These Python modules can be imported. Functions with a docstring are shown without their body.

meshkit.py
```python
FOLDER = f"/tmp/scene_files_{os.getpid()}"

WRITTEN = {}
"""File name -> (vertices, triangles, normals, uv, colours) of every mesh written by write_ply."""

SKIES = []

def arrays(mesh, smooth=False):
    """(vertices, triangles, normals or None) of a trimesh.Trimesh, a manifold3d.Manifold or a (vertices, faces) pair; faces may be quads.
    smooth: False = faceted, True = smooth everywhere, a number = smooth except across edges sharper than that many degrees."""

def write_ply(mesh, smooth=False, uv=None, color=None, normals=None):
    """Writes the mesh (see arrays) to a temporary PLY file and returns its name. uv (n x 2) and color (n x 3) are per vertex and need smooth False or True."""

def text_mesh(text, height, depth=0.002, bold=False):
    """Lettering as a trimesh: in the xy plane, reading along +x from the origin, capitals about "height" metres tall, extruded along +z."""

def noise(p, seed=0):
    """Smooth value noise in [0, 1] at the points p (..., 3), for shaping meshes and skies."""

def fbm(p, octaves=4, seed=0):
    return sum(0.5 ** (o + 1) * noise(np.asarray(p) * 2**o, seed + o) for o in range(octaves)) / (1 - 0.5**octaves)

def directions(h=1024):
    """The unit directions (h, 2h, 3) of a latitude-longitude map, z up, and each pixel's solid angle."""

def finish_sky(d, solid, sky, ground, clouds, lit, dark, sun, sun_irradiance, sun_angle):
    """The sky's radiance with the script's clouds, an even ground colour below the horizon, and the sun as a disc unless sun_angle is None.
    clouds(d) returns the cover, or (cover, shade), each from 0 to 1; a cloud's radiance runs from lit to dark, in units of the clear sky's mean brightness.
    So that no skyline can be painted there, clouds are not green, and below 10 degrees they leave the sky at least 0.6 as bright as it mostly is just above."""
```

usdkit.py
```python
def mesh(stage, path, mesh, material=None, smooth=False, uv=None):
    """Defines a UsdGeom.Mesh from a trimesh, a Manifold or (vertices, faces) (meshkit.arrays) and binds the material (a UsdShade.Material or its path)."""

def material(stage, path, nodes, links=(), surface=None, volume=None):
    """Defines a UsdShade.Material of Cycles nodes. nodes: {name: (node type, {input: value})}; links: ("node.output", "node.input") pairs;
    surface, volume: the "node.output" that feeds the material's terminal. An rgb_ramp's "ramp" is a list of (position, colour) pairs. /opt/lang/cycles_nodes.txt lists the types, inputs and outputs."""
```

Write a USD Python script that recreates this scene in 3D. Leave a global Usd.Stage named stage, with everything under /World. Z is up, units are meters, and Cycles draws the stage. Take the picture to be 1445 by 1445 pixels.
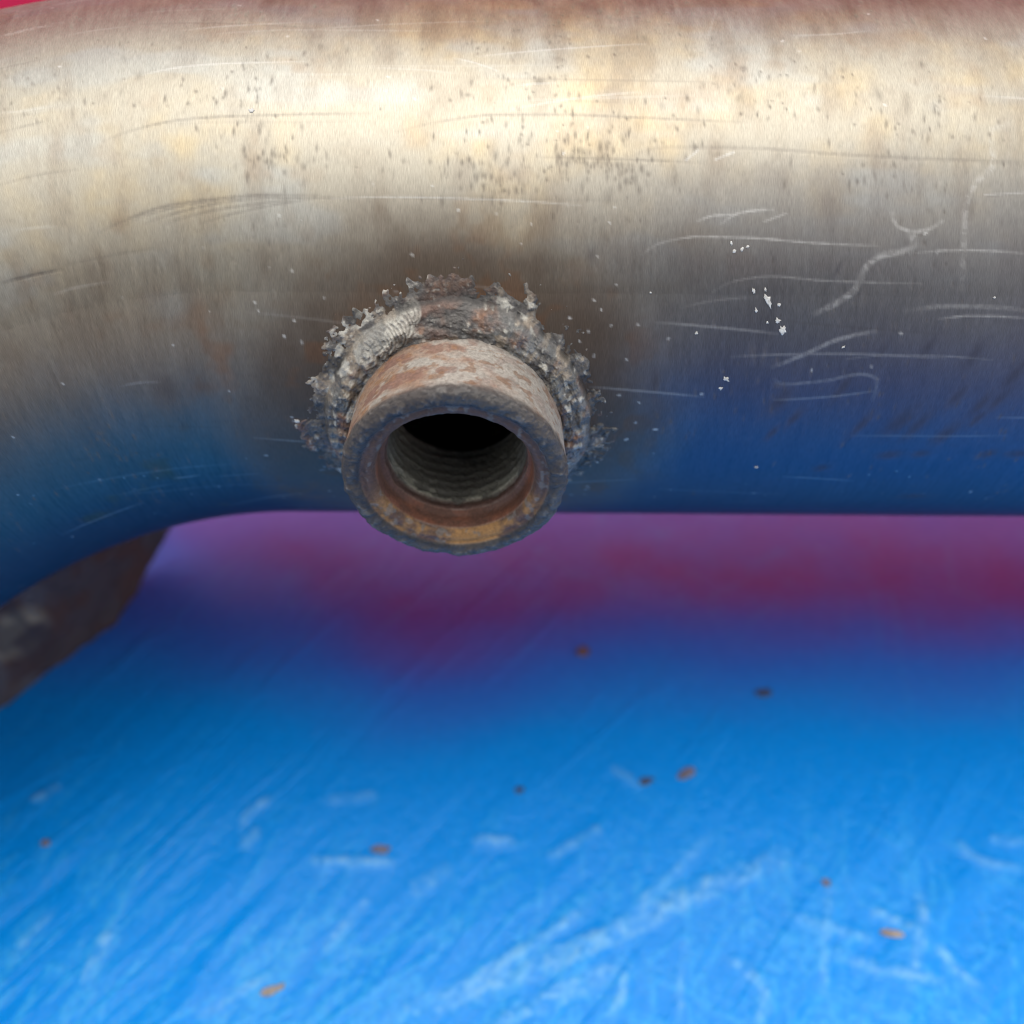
import math
import numpy as np
import trimesh
from scipy import ndimage
from scipy.interpolate import LinearNDInterpolator, PchipInterpolator
from pxr import Usd, UsdGeom, UsdLux, UsdShade, Gf, Sdf, Vt
import usdkit
import meshkit

stage = Usd.Stage.CreateInMemory()
UsdGeom.SetStageUpAxis(stage, UsdGeom.Tokens.z)
UsdGeom.SetStageMetersPerUnit(stage, 1.0)
world = UsdGeom.Xform.Define(stage, '/World')
stage.SetDefaultPrim(world.GetPrim())
UsdGeom.Scope.Define(stage, '/World/Looks')

# ------------------------------------------------------------------ camera, sky, sun, exposure
EXPOSURE = 0.98
R = 38.0                       # pipe radius in mm (all building below is in mm)
H = 86.0                       # height of the pipe's axis above the blue board
DIST, ELEV, PITCH = 161.0, math.radians(38.0), math.radians(51.6)
CAM = np.array([0, -DIST * math.cos(ELEV), H + DIST * math.sin(ELEV)])
ROLL = math.radians(-0.4)     # the phone is held very slightly askew
FPX = 1449.0                   # focal length in pixels of a 1445 px wide picture
APERTURE, LENS, FOCUS = 2.8, 26.0, 121.0   # mm
SUN_EL, SUN_AZ = math.radians(80), math.radians(10)   # azimuth from +y towards +x
SUN_I, SUN_ANGLE, SKY = 0.20, 46.0, 0.09

cam = UsdGeom.Camera.Define(stage, '/World/camera')
cam.AddTranslateOp().Set(Gf.Vec3d(*(CAM / 1000)))
cam.AddRotateXOp().Set(90 - math.degrees(PITCH))
cam.AddRotateZOp().Set(-math.degrees(ROLL))
FW = np.array([0, math.cos(PITCH), -math.sin(PITCH)])
_up = np.array([0, math.sin(PITCH), math.cos(PITCH)])
RT = math.cos(ROLL) * np.array([1.0, 0, 0]) - math.sin(ROLL) * _up
UP = math.cos(ROLL) * _up + math.sin(ROLL) * np.array([1.0, 0, 0])
cam.CreateFocalLengthAttr(LENS)
cam.CreateHorizontalApertureAttr(LENS * 1445 / FPX)
cam.CreateVerticalApertureAttr(LENS * 1445 / FPX)
cam.CreateClippingRangeAttr(Gf.Vec2f(0.005, 200))
cam.CreateFStopAttr(LENS / APERTURE)
cam.CreateFocusDistanceAttr(FOCUS / 1000)
cam.CreateExposureAttr(EXPOSURE)

sun_dir = np.array([math.cos(SUN_EL) * math.sin(SUN_AZ), math.cos(SUN_EL) * math.cos(SUN_AZ), math.sin(SUN_EL)])
sun = UsdLux.DistantLight.Define(stage, '/World/sun')
sun.CreateIntensityAttr(SUN_I)
sun.CreateAngleAttr(SUN_ANGLE)
sun.CreateNormalizeAttr(True)
sun.CreateColorAttr(Gf.Vec3f(1.0, 0.95, 0.87))
q = Gf.Rotation(Gf.Vec3d(0, 0, 1), Gf.Vec3d(*sun_dir)).GetQuat()
sun.AddOrientOp().Set(Gf.Quatf(q))

sky_mat = usdkit.material(stage, '/World/Looks/sky_air', {
    'co': ('texture_coordinate', {}),
    'sky': ('sky_texture', {'sky_type': 'single_scattering', 'sun_disc': False, 'sun_elevation': SUN_EL, 'sun_rotation': SUN_AZ, 'air_density': 1.0, 'aerosol_density': 2.0}),
    'no': ('noise_texture', {'scale': 2.2, 'detail': 5.0, 'roughness': 0.55}),
    'cover': ('rgb_ramp', {'ramp': [(0.30, (0.72,) * 3), (0.62, (1.0,) * 3)]}),
    'cloud': ('rgb_ramp', {'ramp': [(0.30, (7.0, 7.2, 7.6)), (0.7, (10.5, 10.3, 9.9))]}),
    'mx': ('mix_color', {'use_clamp': False}),
    'bg': ('background_shader', {'strength': SKY}),
}, [('co.generated', 'no.vector'), ('no.fac', 'cover.fac'), ('no.fac', 'cloud.fac'), ('cover.color', 'mx.fac'),
    ('sky.color', 'mx.a'), ('cloud.color', 'mx.b'), ('mx.result', 'bg.color')], surface='bg.background')
dome = UsdLux.DomeLight.Define(stage, '/World/sky')
dome.GetPrim().SetCustomDataByKey('label', 'bright hazy white daylight sky overhead')
dome.GetPrim().SetCustomDataByKey('kind', 'structure')
UsdShade.MaterialBindingAPI.Apply(dome.GetPrim()).Bind(sky_mat)

# ------------------------------------------------------------------ helpers
rng = np.random.default_rng(7)
SMO = lambda a, b, x: (lambda t: t * t * (3 - 2 * t))(np.clip((x - a) / (b - a), 0, 1))


def fbm(x, y, z=0.0, octaves=4, seed=0):
    p = np.stack(np.broadcast_arrays(x, y, z), -1)
    return meshkit.fbm(p, octaves, seed)


def mix(a, b, m):
    return a + (np.asarray(b, float) - a) * m[..., None]


def project(p):
    d = np.asarray(p) - CAM
    z = d @ FW
    return 722.5 + FPX * (d @ RT) / z, 722.5 - FPX * (d @ UP) / z


def ray(px, py):
    d = FW + (px - 722.5) / FPX * RT - (py - 722.5) / FPX * UP
    return d / np.linalg.norm(d)


def on_floor(px, py, z=0.0):
    d = ray(px, py)
    return CAM + d * (z - CAM[2]) / d[2]


def stroke(mask, pts, width, strength=1.0, soft=0.6, broken=0.0, seed=0, smooth=True, grid=None, wobble=0.5):
    """Draws a scratch: pts and width in mm on the pipe (or on the grid given)."""
    us, uvv, U, V, STEP = grid or PIPE_GRID
    pts = np.asarray(pts, float)
    if smooth and len(pts) > 2:
        t = np.r_[0, np.cumsum(np.linalg.norm(np.diff(pts, axis=0), axis=1))]
        tt = np.linspace(0, t[-1], max(8, int(t[-1] / 0.7)))
        pts = np.c_[PchipInterpolator(t, pts[:, 0])(tt), PchipInterpolator(t, pts[:, 1])(tt)]
    n = len(pts)
    for k in range(n - 1):
        a, b = pts[k], pts[k + 1]
        pad = width * 2 + STEP * 2
        i0, i1 = np.searchsorted(us, [min(a[0], b[0]) - pad, max(a[0], b[0]) + pad])
        j0, j1 = np.searchsorted(uvv, [min(a[1], b[1]) - pad, max(a[1], b[1]) + pad])
        if i1 <= i0 or j1 <= j0:
            continue
        x, y = U[i0:i1, j0:j1], V[i0:i1, j0:j1]
        d = b - a
        t = np.clip(((x - a[0]) * d[0] + (y - a[1]) * d[1]) / max(d @ d, 1e-9), 0, 1)
        dist = np.hypot(x - a[0] - t * d[0], y - a[1] - t * d[1])
        fade = min(1, 3.5 * min(k + 0.5, n - 1.5 - k + 0.01) / n + 0.25)
        val = strength * fade * (1 - SMO(width * (0.5 - 0.5 * soft * 0.5), width * (0.5 + soft) + STEP * 0.6, dist))
        if broken:
            val = val * (1 - broken + broken * SMO(0.42, 0.6, fbm(x / wobble, y / wobble, seed, 2, seed)))
        mask[i0:i1, j0:j1] = np.maximum(mask[i0:i1, j0:j1], val)


def grid_faces(n, m, wrap=False):
    i, j = np.meshgrid(np.arange(n - 1), np.arange(m if wrap else m - 1), indexing='ij')
    k = (j + 1) % m
    a, b, c, d = i * m + j, (i + 1) * m + j, (i + 1) * m + k, i * m + k
    return np.stack([np.stack([a, b, c], -1), np.stack([a, c, d], -1)], 2).reshape(-1, 3)


def define(path, v, f, material, tint=None, surf=None, uv=None, smooth=True):
    if smooth is True:
        m = usdkit.mesh(stage, path, (np.asarray(v) / 1000, f), material, smooth=True, uv=uv)
    else:
        m = usdkit.mesh(stage, path, trimesh.Trimesh(np.asarray(v) / 1000, f, process=False), material, smooth=smooth)
    api = UsdGeom.PrimvarsAPI(m)
    for name, val in (('tint', tint), ('surf', surf)):
        if val is not None:
            api.CreatePrimvar(name, Sdf.ValueTypeNames.Color3fArray, 'vertex').Set(Vt.Vec3fArray.FromNumpy(np.ascontiguousarray(val.reshape(-1, 3), np.float32)))
    return m.GetPrim()


def tag(prim, label=None, category=None, group=None, kind=None):
    for k, val in (('label', label), ('category', category), ('group', group), ('kind', kind)):
        if val:
            prim.SetCustomDataByKey(k, val)
    return prim


used = {}


def numbered(path):
    n = used.get(path, 0)
    used[path] = n + 1
    return path if n == 0 else f'{path}_{n:03d}'


# ------------------------------------------------------------------ materials (colour and wear come from the mesh's own maps)
def worn(name, grain_vec, bump_dist, metallic=None, spec=0.5, noise_scale=1.0, detail=4.0, speck=0.0):
    nodes = {
        't': ('attribute', {'attribute': 'tint'}),
        's': ('attribute', {'attribute': 'surf'}),
        'sep': ('separate_color', {}),
        'co': ('texture_coordinate', {}),
        'mp': ('mapping', {'scale': grain_vec}),
        'no': ('noise_texture', {'scale': noise_scale, 'detail': detail, 'roughness': 0.6}),
        'bu': ('bump', {'strength': 1.0, 'distance': bump_dist}),
        'ra': ('map_range', {'from_min': 0.3, 'from_max': 0.7, 'to_min': 1 - speck, 'to_max': 1 + speck}),
        'va': ('vector_math', {'math_type': 'scale'}),
        'p': ('principled_bsdf', {'specular_ior_level': spec}),
    }
    links = [('s.color', 'sep.color'), ('no.fac', 'bu.height'), ('mp.vector', 'no.vector'),
             ('no.fac', 'ra.value'), ('ra.result', 'va.scale'), ('t.color', 'va.vector1'), ('va.vector', 'p.base_color'),
             ('sep.r', 'p.roughness'), ('sep.g', 'p.metallic'), ('bu.normal', 'p.normal')]
    links.append(('co.UV' if metallic == 'uv' else 'co.object', 'mp.vector'))
    return usdkit.material(stage, f'/World/Looks/{name}', nodes, links, surface='p.BSDF')


M_PIPE = worn('brushed_steel', (11.0, 0.9, 1.0), 0.000013, metallic='uv', noise_scale=1.0, detail=3.0, speck=0.16)
M_RUST = worn('crusty_rust', (1.0, 1.0, 1.0), 0.00012, noise_scale=2600.0, detail=4.0, speck=0.25)
M_WELD = worn('weld_slag', (1.0, 1.0, 1.0), 0.00016, noise_scale=2200.0, detail=5.0, speck=0.3)
M_FLOOR = worn('blue_paint', (1.0, 1.0, 1.0), 0.00016, spec=0.22, noise_scale=900.0, detail=5.0, speck=0.06)
M_SOOT = usdkit.material(stage, '/World/Looks/soot', {'p': ('principled_bsdf', {'base_color': (0.012, 0.011, 0.010), 'roughness': 0.9})}, surface='p.BSDF')

# ------------------------------------------------------------------ the blue board (setting)
fx = np.unique(np.r_[np.arange(-150, 150.01, 0.4), np.linspace(-900, -150, 26), np.linspace(150, 900, 26)])
fy = np.unique(np.r_[np.arange(-125, 70.01, 0.4), np.linspace(-430, -125, 16), np.linspace(70, 900, 40)])
X, Y = np.meshgrid(fx, fy, indexing='ij')
Z = np.zeros_like(X)
# brush strokes: ridges fanning towards the right and away from the viewer
ang = math.radians(50)
warp = 6 * (fbm(X / 40, Y / 40, 3.1, 3, 11) - 0.5)
ca = (X * math.cos(ang) + Y * math.sin(ang)) + warp
cb = (-X * math.sin(ang) + Y * math.cos(ang)) + warp
streak = fbm(ca / 26, cb / 1.5, 0.7, 4, 21)
ridge = np.clip(1 - np.abs(fbm(ca / 60, cb / 6.5, 5.0, 3, 31) - 0.5) * 9, 0, 1) ** 2
grain = fbm(X / 1.3, Y / 1.3, 2.0, 3, 41)
gate = SMO(0.42, 0.62, fbm(X / 30, Y / 30, 9.0, 3, 51))
fine = np.clip((np.abs(X) < 152) & (Y > -127) & (Y < 72), 0, 1)
Z += fine * (0.14 * (streak - 0.5) * (0.3 + gate) + 0.16 * ridge * gate + 0.10 * (grain - 0.5))
Z += 0.5 * (fbm(X / 70, Y / 70, 1.0, 2, 61) - 0.5)
BLUE = np.array([0.0, 0.275, 0.86])
tint = np.broadcast_to(BLUE, X.shape + (3,)).copy()
# the board's paint fades from blue to red away from the viewer (a ragged sprayed transition; its magenta band has the pipe's shadow painted in)
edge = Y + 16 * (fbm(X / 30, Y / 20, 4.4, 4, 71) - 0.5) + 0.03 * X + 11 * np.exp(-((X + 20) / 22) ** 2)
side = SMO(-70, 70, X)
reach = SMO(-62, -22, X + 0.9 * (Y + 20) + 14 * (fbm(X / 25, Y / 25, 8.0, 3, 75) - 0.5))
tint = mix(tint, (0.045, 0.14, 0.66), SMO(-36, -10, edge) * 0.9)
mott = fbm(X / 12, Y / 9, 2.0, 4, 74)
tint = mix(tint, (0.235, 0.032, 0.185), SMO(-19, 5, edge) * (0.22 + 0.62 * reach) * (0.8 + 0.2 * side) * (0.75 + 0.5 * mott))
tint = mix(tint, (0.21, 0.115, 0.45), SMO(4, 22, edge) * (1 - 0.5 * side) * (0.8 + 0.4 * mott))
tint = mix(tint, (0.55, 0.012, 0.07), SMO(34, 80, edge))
# wide pale scrapes and many short ones, scuffed paint with sky glints painted in as pale colour
FG = (fx, fy, X, Y, 0.4)
scuff_glint, marks = np.zeros_like(X), np.zeros_like(X)
for pts, wd, st in (
        ([(555, 1442), (700, 1385), (840, 1330), (950, 1275), (1108, 1208)], 3.0, .9),
        ([(700, 1445), (800, 1400), (880, 1360)], 2.6, .6), ([(620, 1410), (720, 1352), (825, 1282)], 1.6, .7),
        ([(440, 1214), (495, 1216), (550, 1216)], 1.4, .8), ([(672, 1185), (722, 1187)], 1.3, .7), ([(340, 1170), (352, 1145), (385, 1128)], 1.2, .5),
        ([(345, 1192), (360, 1175)], 1.6, .7), ([(460, 1335), (515, 1272)], 1.2, .45), ([(590, 1250), (625, 1228)], 2.4, .45),
        ([(20, 1350), (60, 1300), (75, 1285)], 1.2, .4), ([(120, 1390), (145, 1330), (160, 1310)], 1.4, .5), ([(285, 1435), (330, 1405), (375, 1375)], 1.2, .5),
        ([(880, 1290), (960, 1225), (1000, 1180)], 1.4, .35), ([(860, 1440), (878, 1400), (885, 1370)], 1.4, .6), ([(960, 1440), (965, 1350), (968, 1330)], 1.0, .35),
        ([(1070, 1440), (1078, 1395), (1060, 1375), (1030, 1350)], 1.6, .6), ([(1165, 1400), (1165, 1330), (1172, 1250)], 1.2, .45), ([(1285, 1385), (1298, 1330), (1300, 1260)], 1.6, .5),
        ([(1318, 1330), (1350, 1365), (1380, 1392)], 1.2, .7), ([(1350, 1185), (1375, 1210), (1445, 1225)], 1.4, .35), ([(1110, 1290), (1180, 1310), (1240, 1330)], 1.4, .4),
        ([(1180, 1345), (1260, 1370), (1330, 1385)], 1.6, .5), ([(1235, 1287), (1280, 1305)], 1.2, .6), ([(50, 1128), (80, 1112)], 1.2, .4), ([(900, 1105), (870, 1085)], 1.4, .3),
        ([(465, 1130), (525, 1122)], 1.4, .35), ([(1405, 1184), (1440, 1188)], 1.4, .5), ([(780, 1205), (842, 1172)], 1.4, .35)):
    fp = np.array([on_floor(*p)[:2] for p in pts])
    stroke(marks, fp, wd * 0.7, min(1, st * 1.4), soft=0.7, broken=0.6, seed=int(pts[0][1]), grid=FG, wobble=1.6)
near = SMO(-30, -95, Y + 12 * (fbm(X / 30, Y / 30, 2.2, 3, 76) - 0.5))
for deg_, lo, hi, sd in ((52, -200, 60, 1), (30, -60, 90, 2), (-28, 0, 200, 3), (84, -10, 200, 4), (66, -200, -20, 5)):
    c_, s_ = math.cos(math.radians(deg_)), math.sin(math.radians(deg_))
    wob = 3 * (fbm(X / 18, Y / 18, sd, 2, 80 + sd) - 0.5)
    la, lb = X * c_ + Y * s_, -X * s_ + Y * c_ + wob
    f = fbm(la / 11, lb / 1.5, sd * 3.0, 4, 90 + sd) + 0.30 * (fbm(la / 40, lb / 9, sd * 5.0, 2, 190 + sd) - 0.5)
    here = SMO(lo - 25, lo + 25, X) * SMO(hi + 25, hi - 25, X)
    scuff_glint = np.maximum(scuff_glint, SMO(0.60, 0.80, f + 0.16 * near - 0.05) * here * (0.10 + 0.80 * near))
grit = fbm(X / 0.9, Y / 0.9, 6.0, 3, 77)
patch = fbm(X / 9, Y / 7, 3.0, 4, 78)
scuff_glint = np.maximum(scuff_glint, 0.55 * SMO(-60, -105, Y) * SMO(0.46, 0.66, patch) * SMO(0.40, 0.62, grit))
scuff_glint *= 0.35 + 1.2 * SMO(0.3, 0.7, grit)
scuff_glint = np.clip(scuff_glint, 0, 1)
marks = np.clip(marks * (0.5 + 0.8 * SMO(0.3, 0.6, grit)), 0, 1)
Z += 0.15 * ndimage.gaussian_filter(scuff_glint, 1.0) + 0.65 * ndimage.gaussian_filter(marks, 1.5)
dl = X * math.cos(math.radians(48)) + Y * math.sin(math.radians(48))
dc = -X * math.sin(math.radians(48)) + Y * math.cos(math.radians(48)) + 5 * (fbm(X / 25, Y / 25, 1.5, 2, 85) - 0.5)
dent = fbm(dl / 34, dc / 5.5, 4.0, 3, 86)
Z += fine * near * 1.5 * (dent - 0.5)
tint = mix(tint, (0.06, 0.46, 0.92), 0.5 * scuff_glint)
tint = mix(tint, (0.20, 0.54, 0.92), 0.7 * marks)
worn_m = SMO(0.56, 0.75, streak) * gate * SMO(-20, -60, Y)
tint = mix(tint, (0.03, 0.30, 0.85), 0.2 * worn_m)
surf = np.zeros(X.shape + (3,))
surf[..., 0] = 0.30 + 0.2 * (grain - 0.5)
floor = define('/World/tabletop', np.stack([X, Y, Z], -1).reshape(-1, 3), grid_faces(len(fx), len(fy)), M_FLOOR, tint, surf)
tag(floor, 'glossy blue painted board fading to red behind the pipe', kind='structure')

# ------------------------------------------------------------------ the exhaust pipe
pipe_root = UsdGeom.Xform.Define(stage, '/World/exhaust_pipe')
tag(pipe_root.GetPrim(), 'heat-stained steel exhaust pipe with a short welded threaded sensor socket', 'exhaust pipe')
PR = '/World/exhaust_pipe/'
S0, CLR = -33.0, 106.0                        # where the bend starts, its centre-line radius
bx = np.array([0, -0.93, -0.37]); bx /= np.linalg.norm(bx)
cx = np.cross([1, 0, 0], bx)
camdir = np.array([0, -math.cos(ELEV), math.sin(ELEV)])
TH0 = math.atan2(camdir @ cx, camdir @ bx)


def pipe_point(s, v, r=R):
    """Point on the pipe: s mm along its centre line, v mm round it, downwards from the line that faces the viewer."""
    s, v = np.broadcast_arrays(s, v)
    a = np.clip((S0 - s) / CLR, 0, 1.35)[..., None]
    pos = np.array([0, 0, H]) + np.where(s > S0, s, S0)[..., None] * np.array([1.0, 0, 0]) + CLR * ((1 - np.cos(a)) * bx - np.sin(a) * np.array([1.0, 0, 0]))
    b = bx * np.cos(a) + np.sin(a) * np.array([1.0, 0, 0])
    th = (TH0 + v / R)[..., None]
    return pos + r * (np.cos(th) * b + np.sin(th) * cx)


# a table from picture position to place on the pipe, used to set scratches and flecks where they are
cs, cv = np.meshgrid(np.arange(-112, 96, 2.0), np.arange(-56, 54, 1.5), indexing='ij')
cpx, cpy = project(pipe_point(cs, cv))
_at = LinearNDInterpolator(np.c_[cpx.ravel(), cpy.ravel()], np.c_[cs.ravel(), cv.ravel()])


def on_pipe(*pts):
    return np.array([_at(p[0], p[1])[0] if np.ndim(_at(p[0], p[1])) > 1 else _at(p[0], p[1]) for p in pts]).reshape(-1, 2)


BS, BV = -6.9, R * math.radians(31.8)         # where the socket stands
STEP = 0.19
us = np.arange(-108, 94.01, STEP)
uvv = np.arange(-58.5, 58.51, STEP)
U, V = np.meshgrid(us, uvv, indexing='ij')


PIPE_GRID = (us, uvv, U, V, STEP)
DB = np.hypot(U - BS, V - BV)
AB = np.arctan2(-(V - BV), U - BS)
n1 = fbm(U / 24, V / 16, 0.3, 4, 101)
n2 = fbm(U / 9, V / 7, 1.3, 4, 102)
n3 = fbm(U / 3.0, V / 3.4, 2.3, 3, 103)
brush = fbm(U / 0.40, V / 3.6, 3.3, 3, 104)
brush2 = fbm(U / 1.4, V / 16, 3.3, 3, 105)
T = np.broadcast_to(np.array([0.345, 0.318, 0.262]), U.shape + (3,)).copy()
rough = 0.46 + 0.12 * (n1 - 0.5)
# straw and gold temper colours, on the upper half above all
up = SMO(6, -14, V) * SMO(-58, -30, V)
T = mix(T, (0.46, 0.36, 0.20), 0.7 * SMO(0.44, 0.70, n1 * 0.40 + n2 * 0.35 + n3 * 0.25) * (0.25 + 0.75 * up))
T = mix(T, (0.345, 0.355, 0.34), 0.5 * SMO(0.50, 0.66, fbm(U / 14, V / 5, 7.7, 3, 108)))
stain = fbm(U / 2.6, V / 6.5, 8.8, 5, 112) * 0.6 + n1 * 0.4
T = mix(T, (0.21, 0.165, 0.12), 0.55 * SMO(0.46, 0.70, stain))
T = mix(T, (0.17, 0.13, 0.10), 0.22 * SMO(0.52, 0.74, fbm(U / 3, V / 5, 5.8, 5, 113)))
T = mix(T, (0.29, 0.21, 0.14), 0.35 * SMO(0.58, 0.76, fbm(U / 6, V / 5, 9.7, 4, 109)))
# browned left-hand side and the dull brown halo burnt round the socket
T = mix(T, (0.30, 0.23, 0.175), 0.55 * SMO(0.42, 0.62, n1 + 0.10 * SMO(-20, -60, U)) * SMO(-4, 14, V) * SMO(10, -20, U))
T = mix(T, (0.118, 0.122, 0.142), 0.85 * SMO(-20, 6, V + 6 * (n2 - 0.5)) * SMO(-5, 30, U))  # lower pipe: dark and blue reflections painted into the tint, down to the roughness
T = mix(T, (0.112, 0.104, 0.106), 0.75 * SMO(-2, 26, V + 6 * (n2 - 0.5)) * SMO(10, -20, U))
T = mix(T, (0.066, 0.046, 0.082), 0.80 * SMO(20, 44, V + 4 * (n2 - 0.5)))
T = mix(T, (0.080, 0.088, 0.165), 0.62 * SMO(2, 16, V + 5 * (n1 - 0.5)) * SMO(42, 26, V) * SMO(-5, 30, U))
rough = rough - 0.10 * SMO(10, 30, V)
halo = SMO(34, 20, DB + 7 * (n2 - 0.5) + 3 * np.cos(AB - 0.6))
T = mix(T, (0.105, 0.080, 0.063), 0.70 * halo)
T = mix(T, (0.085, 0.058, 0.040), 0.70 * SMO(29, 18, DB + 9 * (n2 - 0.5) + 5 * (n3 - 0.5)) * SMO(-0.9, 0.3, np.sin(AB)))
T = mix(T, (0.16, 0.075, 0.035), 0.5 * halo * SMO(0.55, 0.7, n3))
# rusty blush and brown clouds
T = mix(T, (0.24, 0.11, 0.05), 0.5 * SMO(0.60, 0.74, n2) * SMO(-2, 12, V) * SMO(0, -25, U))
rough = rough + 0.12 * halo
# brushed grain
T = T * (1 + 0.22 * (brush - 0.5) + 0.08 * (brush2 - 0.5))[..., None]
rough = rough + 0.10 * (brush - 0.5)

# pits: short dark dashes running round the pipe, in drifts
pit = np.zeros_like(U)
dens = SMO(0.47, 0.70, fbm(U / 15, V / 11, 12.2, 3, 120)) * SMO(42, 16, V) + 0.06


def dashes(count, wrange, lrange, prob, smin, smax, lean=0.0, target=pit):
    for _ in range(count):
        a, b = rng.uniform(-106, 92), rng.uniform(-54, 46)
        i, j = int((a - us[0]) / STEP), int((b - uvv[0]) / STEP)
        if rng.random() > prob[min(max(i, 0), len(us) - 1), min(max(j, 0), len(uvv) - 1)]:
            continue
        w, l = rng.uniform(*wrange), rng.uniform(*lrange) * (0.5 + rng.random())
        tilt = rng.normal(lean, 0.10)
        pad = max(int(l / STEP) + 2, 3)
        i0, i1, j0, j1 = max(i - pad, 0), i + pad + 1, max(j - pad, 0), j + pad + 1
        x, y = U[i0:i1, j0:j1] - a, V[i0:i1, j0:j1] - b
        x = x + y * tilt
        val = rng.uniform(smin, smax) * np.exp(-(x / w) ** 2 - (y / l) ** 2 * 1.4)
        target[i0:i1, j0:j1] = np.maximum(target[i0:i1, j0:j1], val)


dashes(6500, (0.09, 0.19), (0.2, 0.65), dens, 0.1, 0.5)
dashes(260, (0.25, 0.6), (0.4, 1.3), dens, 0.1, 0.35)
for c0, c1, n in (((830, 225), 26, 60), ((690, 250), 40, 60), ((385, 235), 40, 50), ((880, 245), 22, 50)):
    for _ in range(n):
        pt = on_pipe((c0[0] + rng.normal(0, c1), c0[1] + rng.normal(0, c1 * 0.55)))[0]
        w, l = rng.uniform(0.10, 0.24), rng.uniform(0.25, 0.65)
        i, j = int((pt[0] - us[0]) / STEP), int((pt[1] - uvv[0]) / STEP)
        i0, i1, j0, j1 = i - 8, i + 9, j - 10, j + 11
        x, y = U[i0:i1, j0:j1] - pt[0], V[i0:i1, j0:j1] - pt[1]
        pit[i0:i1, j0:j1] = np.maximum(pit[i0:i1, j0:j1], rng.uniform(.1, .5) * np.exp(-(x / w) ** 2 - (y / l) ** 2))
T = mix(T, (0.085, 0.065, 0.05), np.clip(pit, 0, 0.9))

# dark oily smudges low on the right
smud = np.zeros_like(U)
for (px, py, w, l) in ((1100, 565, 1.2, 2.0), (1270, 595, 1.6, 2.6), (1295, 600, 1.0, 2.6), (1335, 612, 1.2, 2.2), (1255, 642, 1.6, 0.9), (1300, 640, 1.2, .8),
                       (1385, 570, .9, 2.2), (1408, 565, .8, 2), (1380, 590, .7, 1.4), (1190, 545, .6, 2), (1215, 600, .7, 2.2), (1440, 640, 2.0, .8), (1395, 640, 1.2, .8),
                       (1310, 490, .7, 1.6), (1245, 495, .5, 1.6), (1160, 660, 1, .8), (1120, 590, .6, 1.4), (1090, 610, .5, 1.2), (925, 540, .5, 1.6), (1290, 700, 2, .8),
                       (835, 360, .7, 1.2), (1182, 380, .45, 1.4), (235, 548, 3, 2.4), (1375, 500, .7, 2), (1430, 530, .9, 2.4), (1350, 560, .8, 1.6)):
    s, v = on_pipe((px, py))[0]
    if not np.isfinite(s):
        continue
    x, y = U - s, V - v
    x = x + 0.45 * y * (px > 1000)
    smud = np.maximum(smud, np.exp(-((x / w) ** 2 + (y / l) ** 2) * (0.35 + 1.5 * n3)))
T = mix(T, (0.036, 0.032, 0.045), 0.42 * np.clip(smud, 0, 1))

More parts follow.
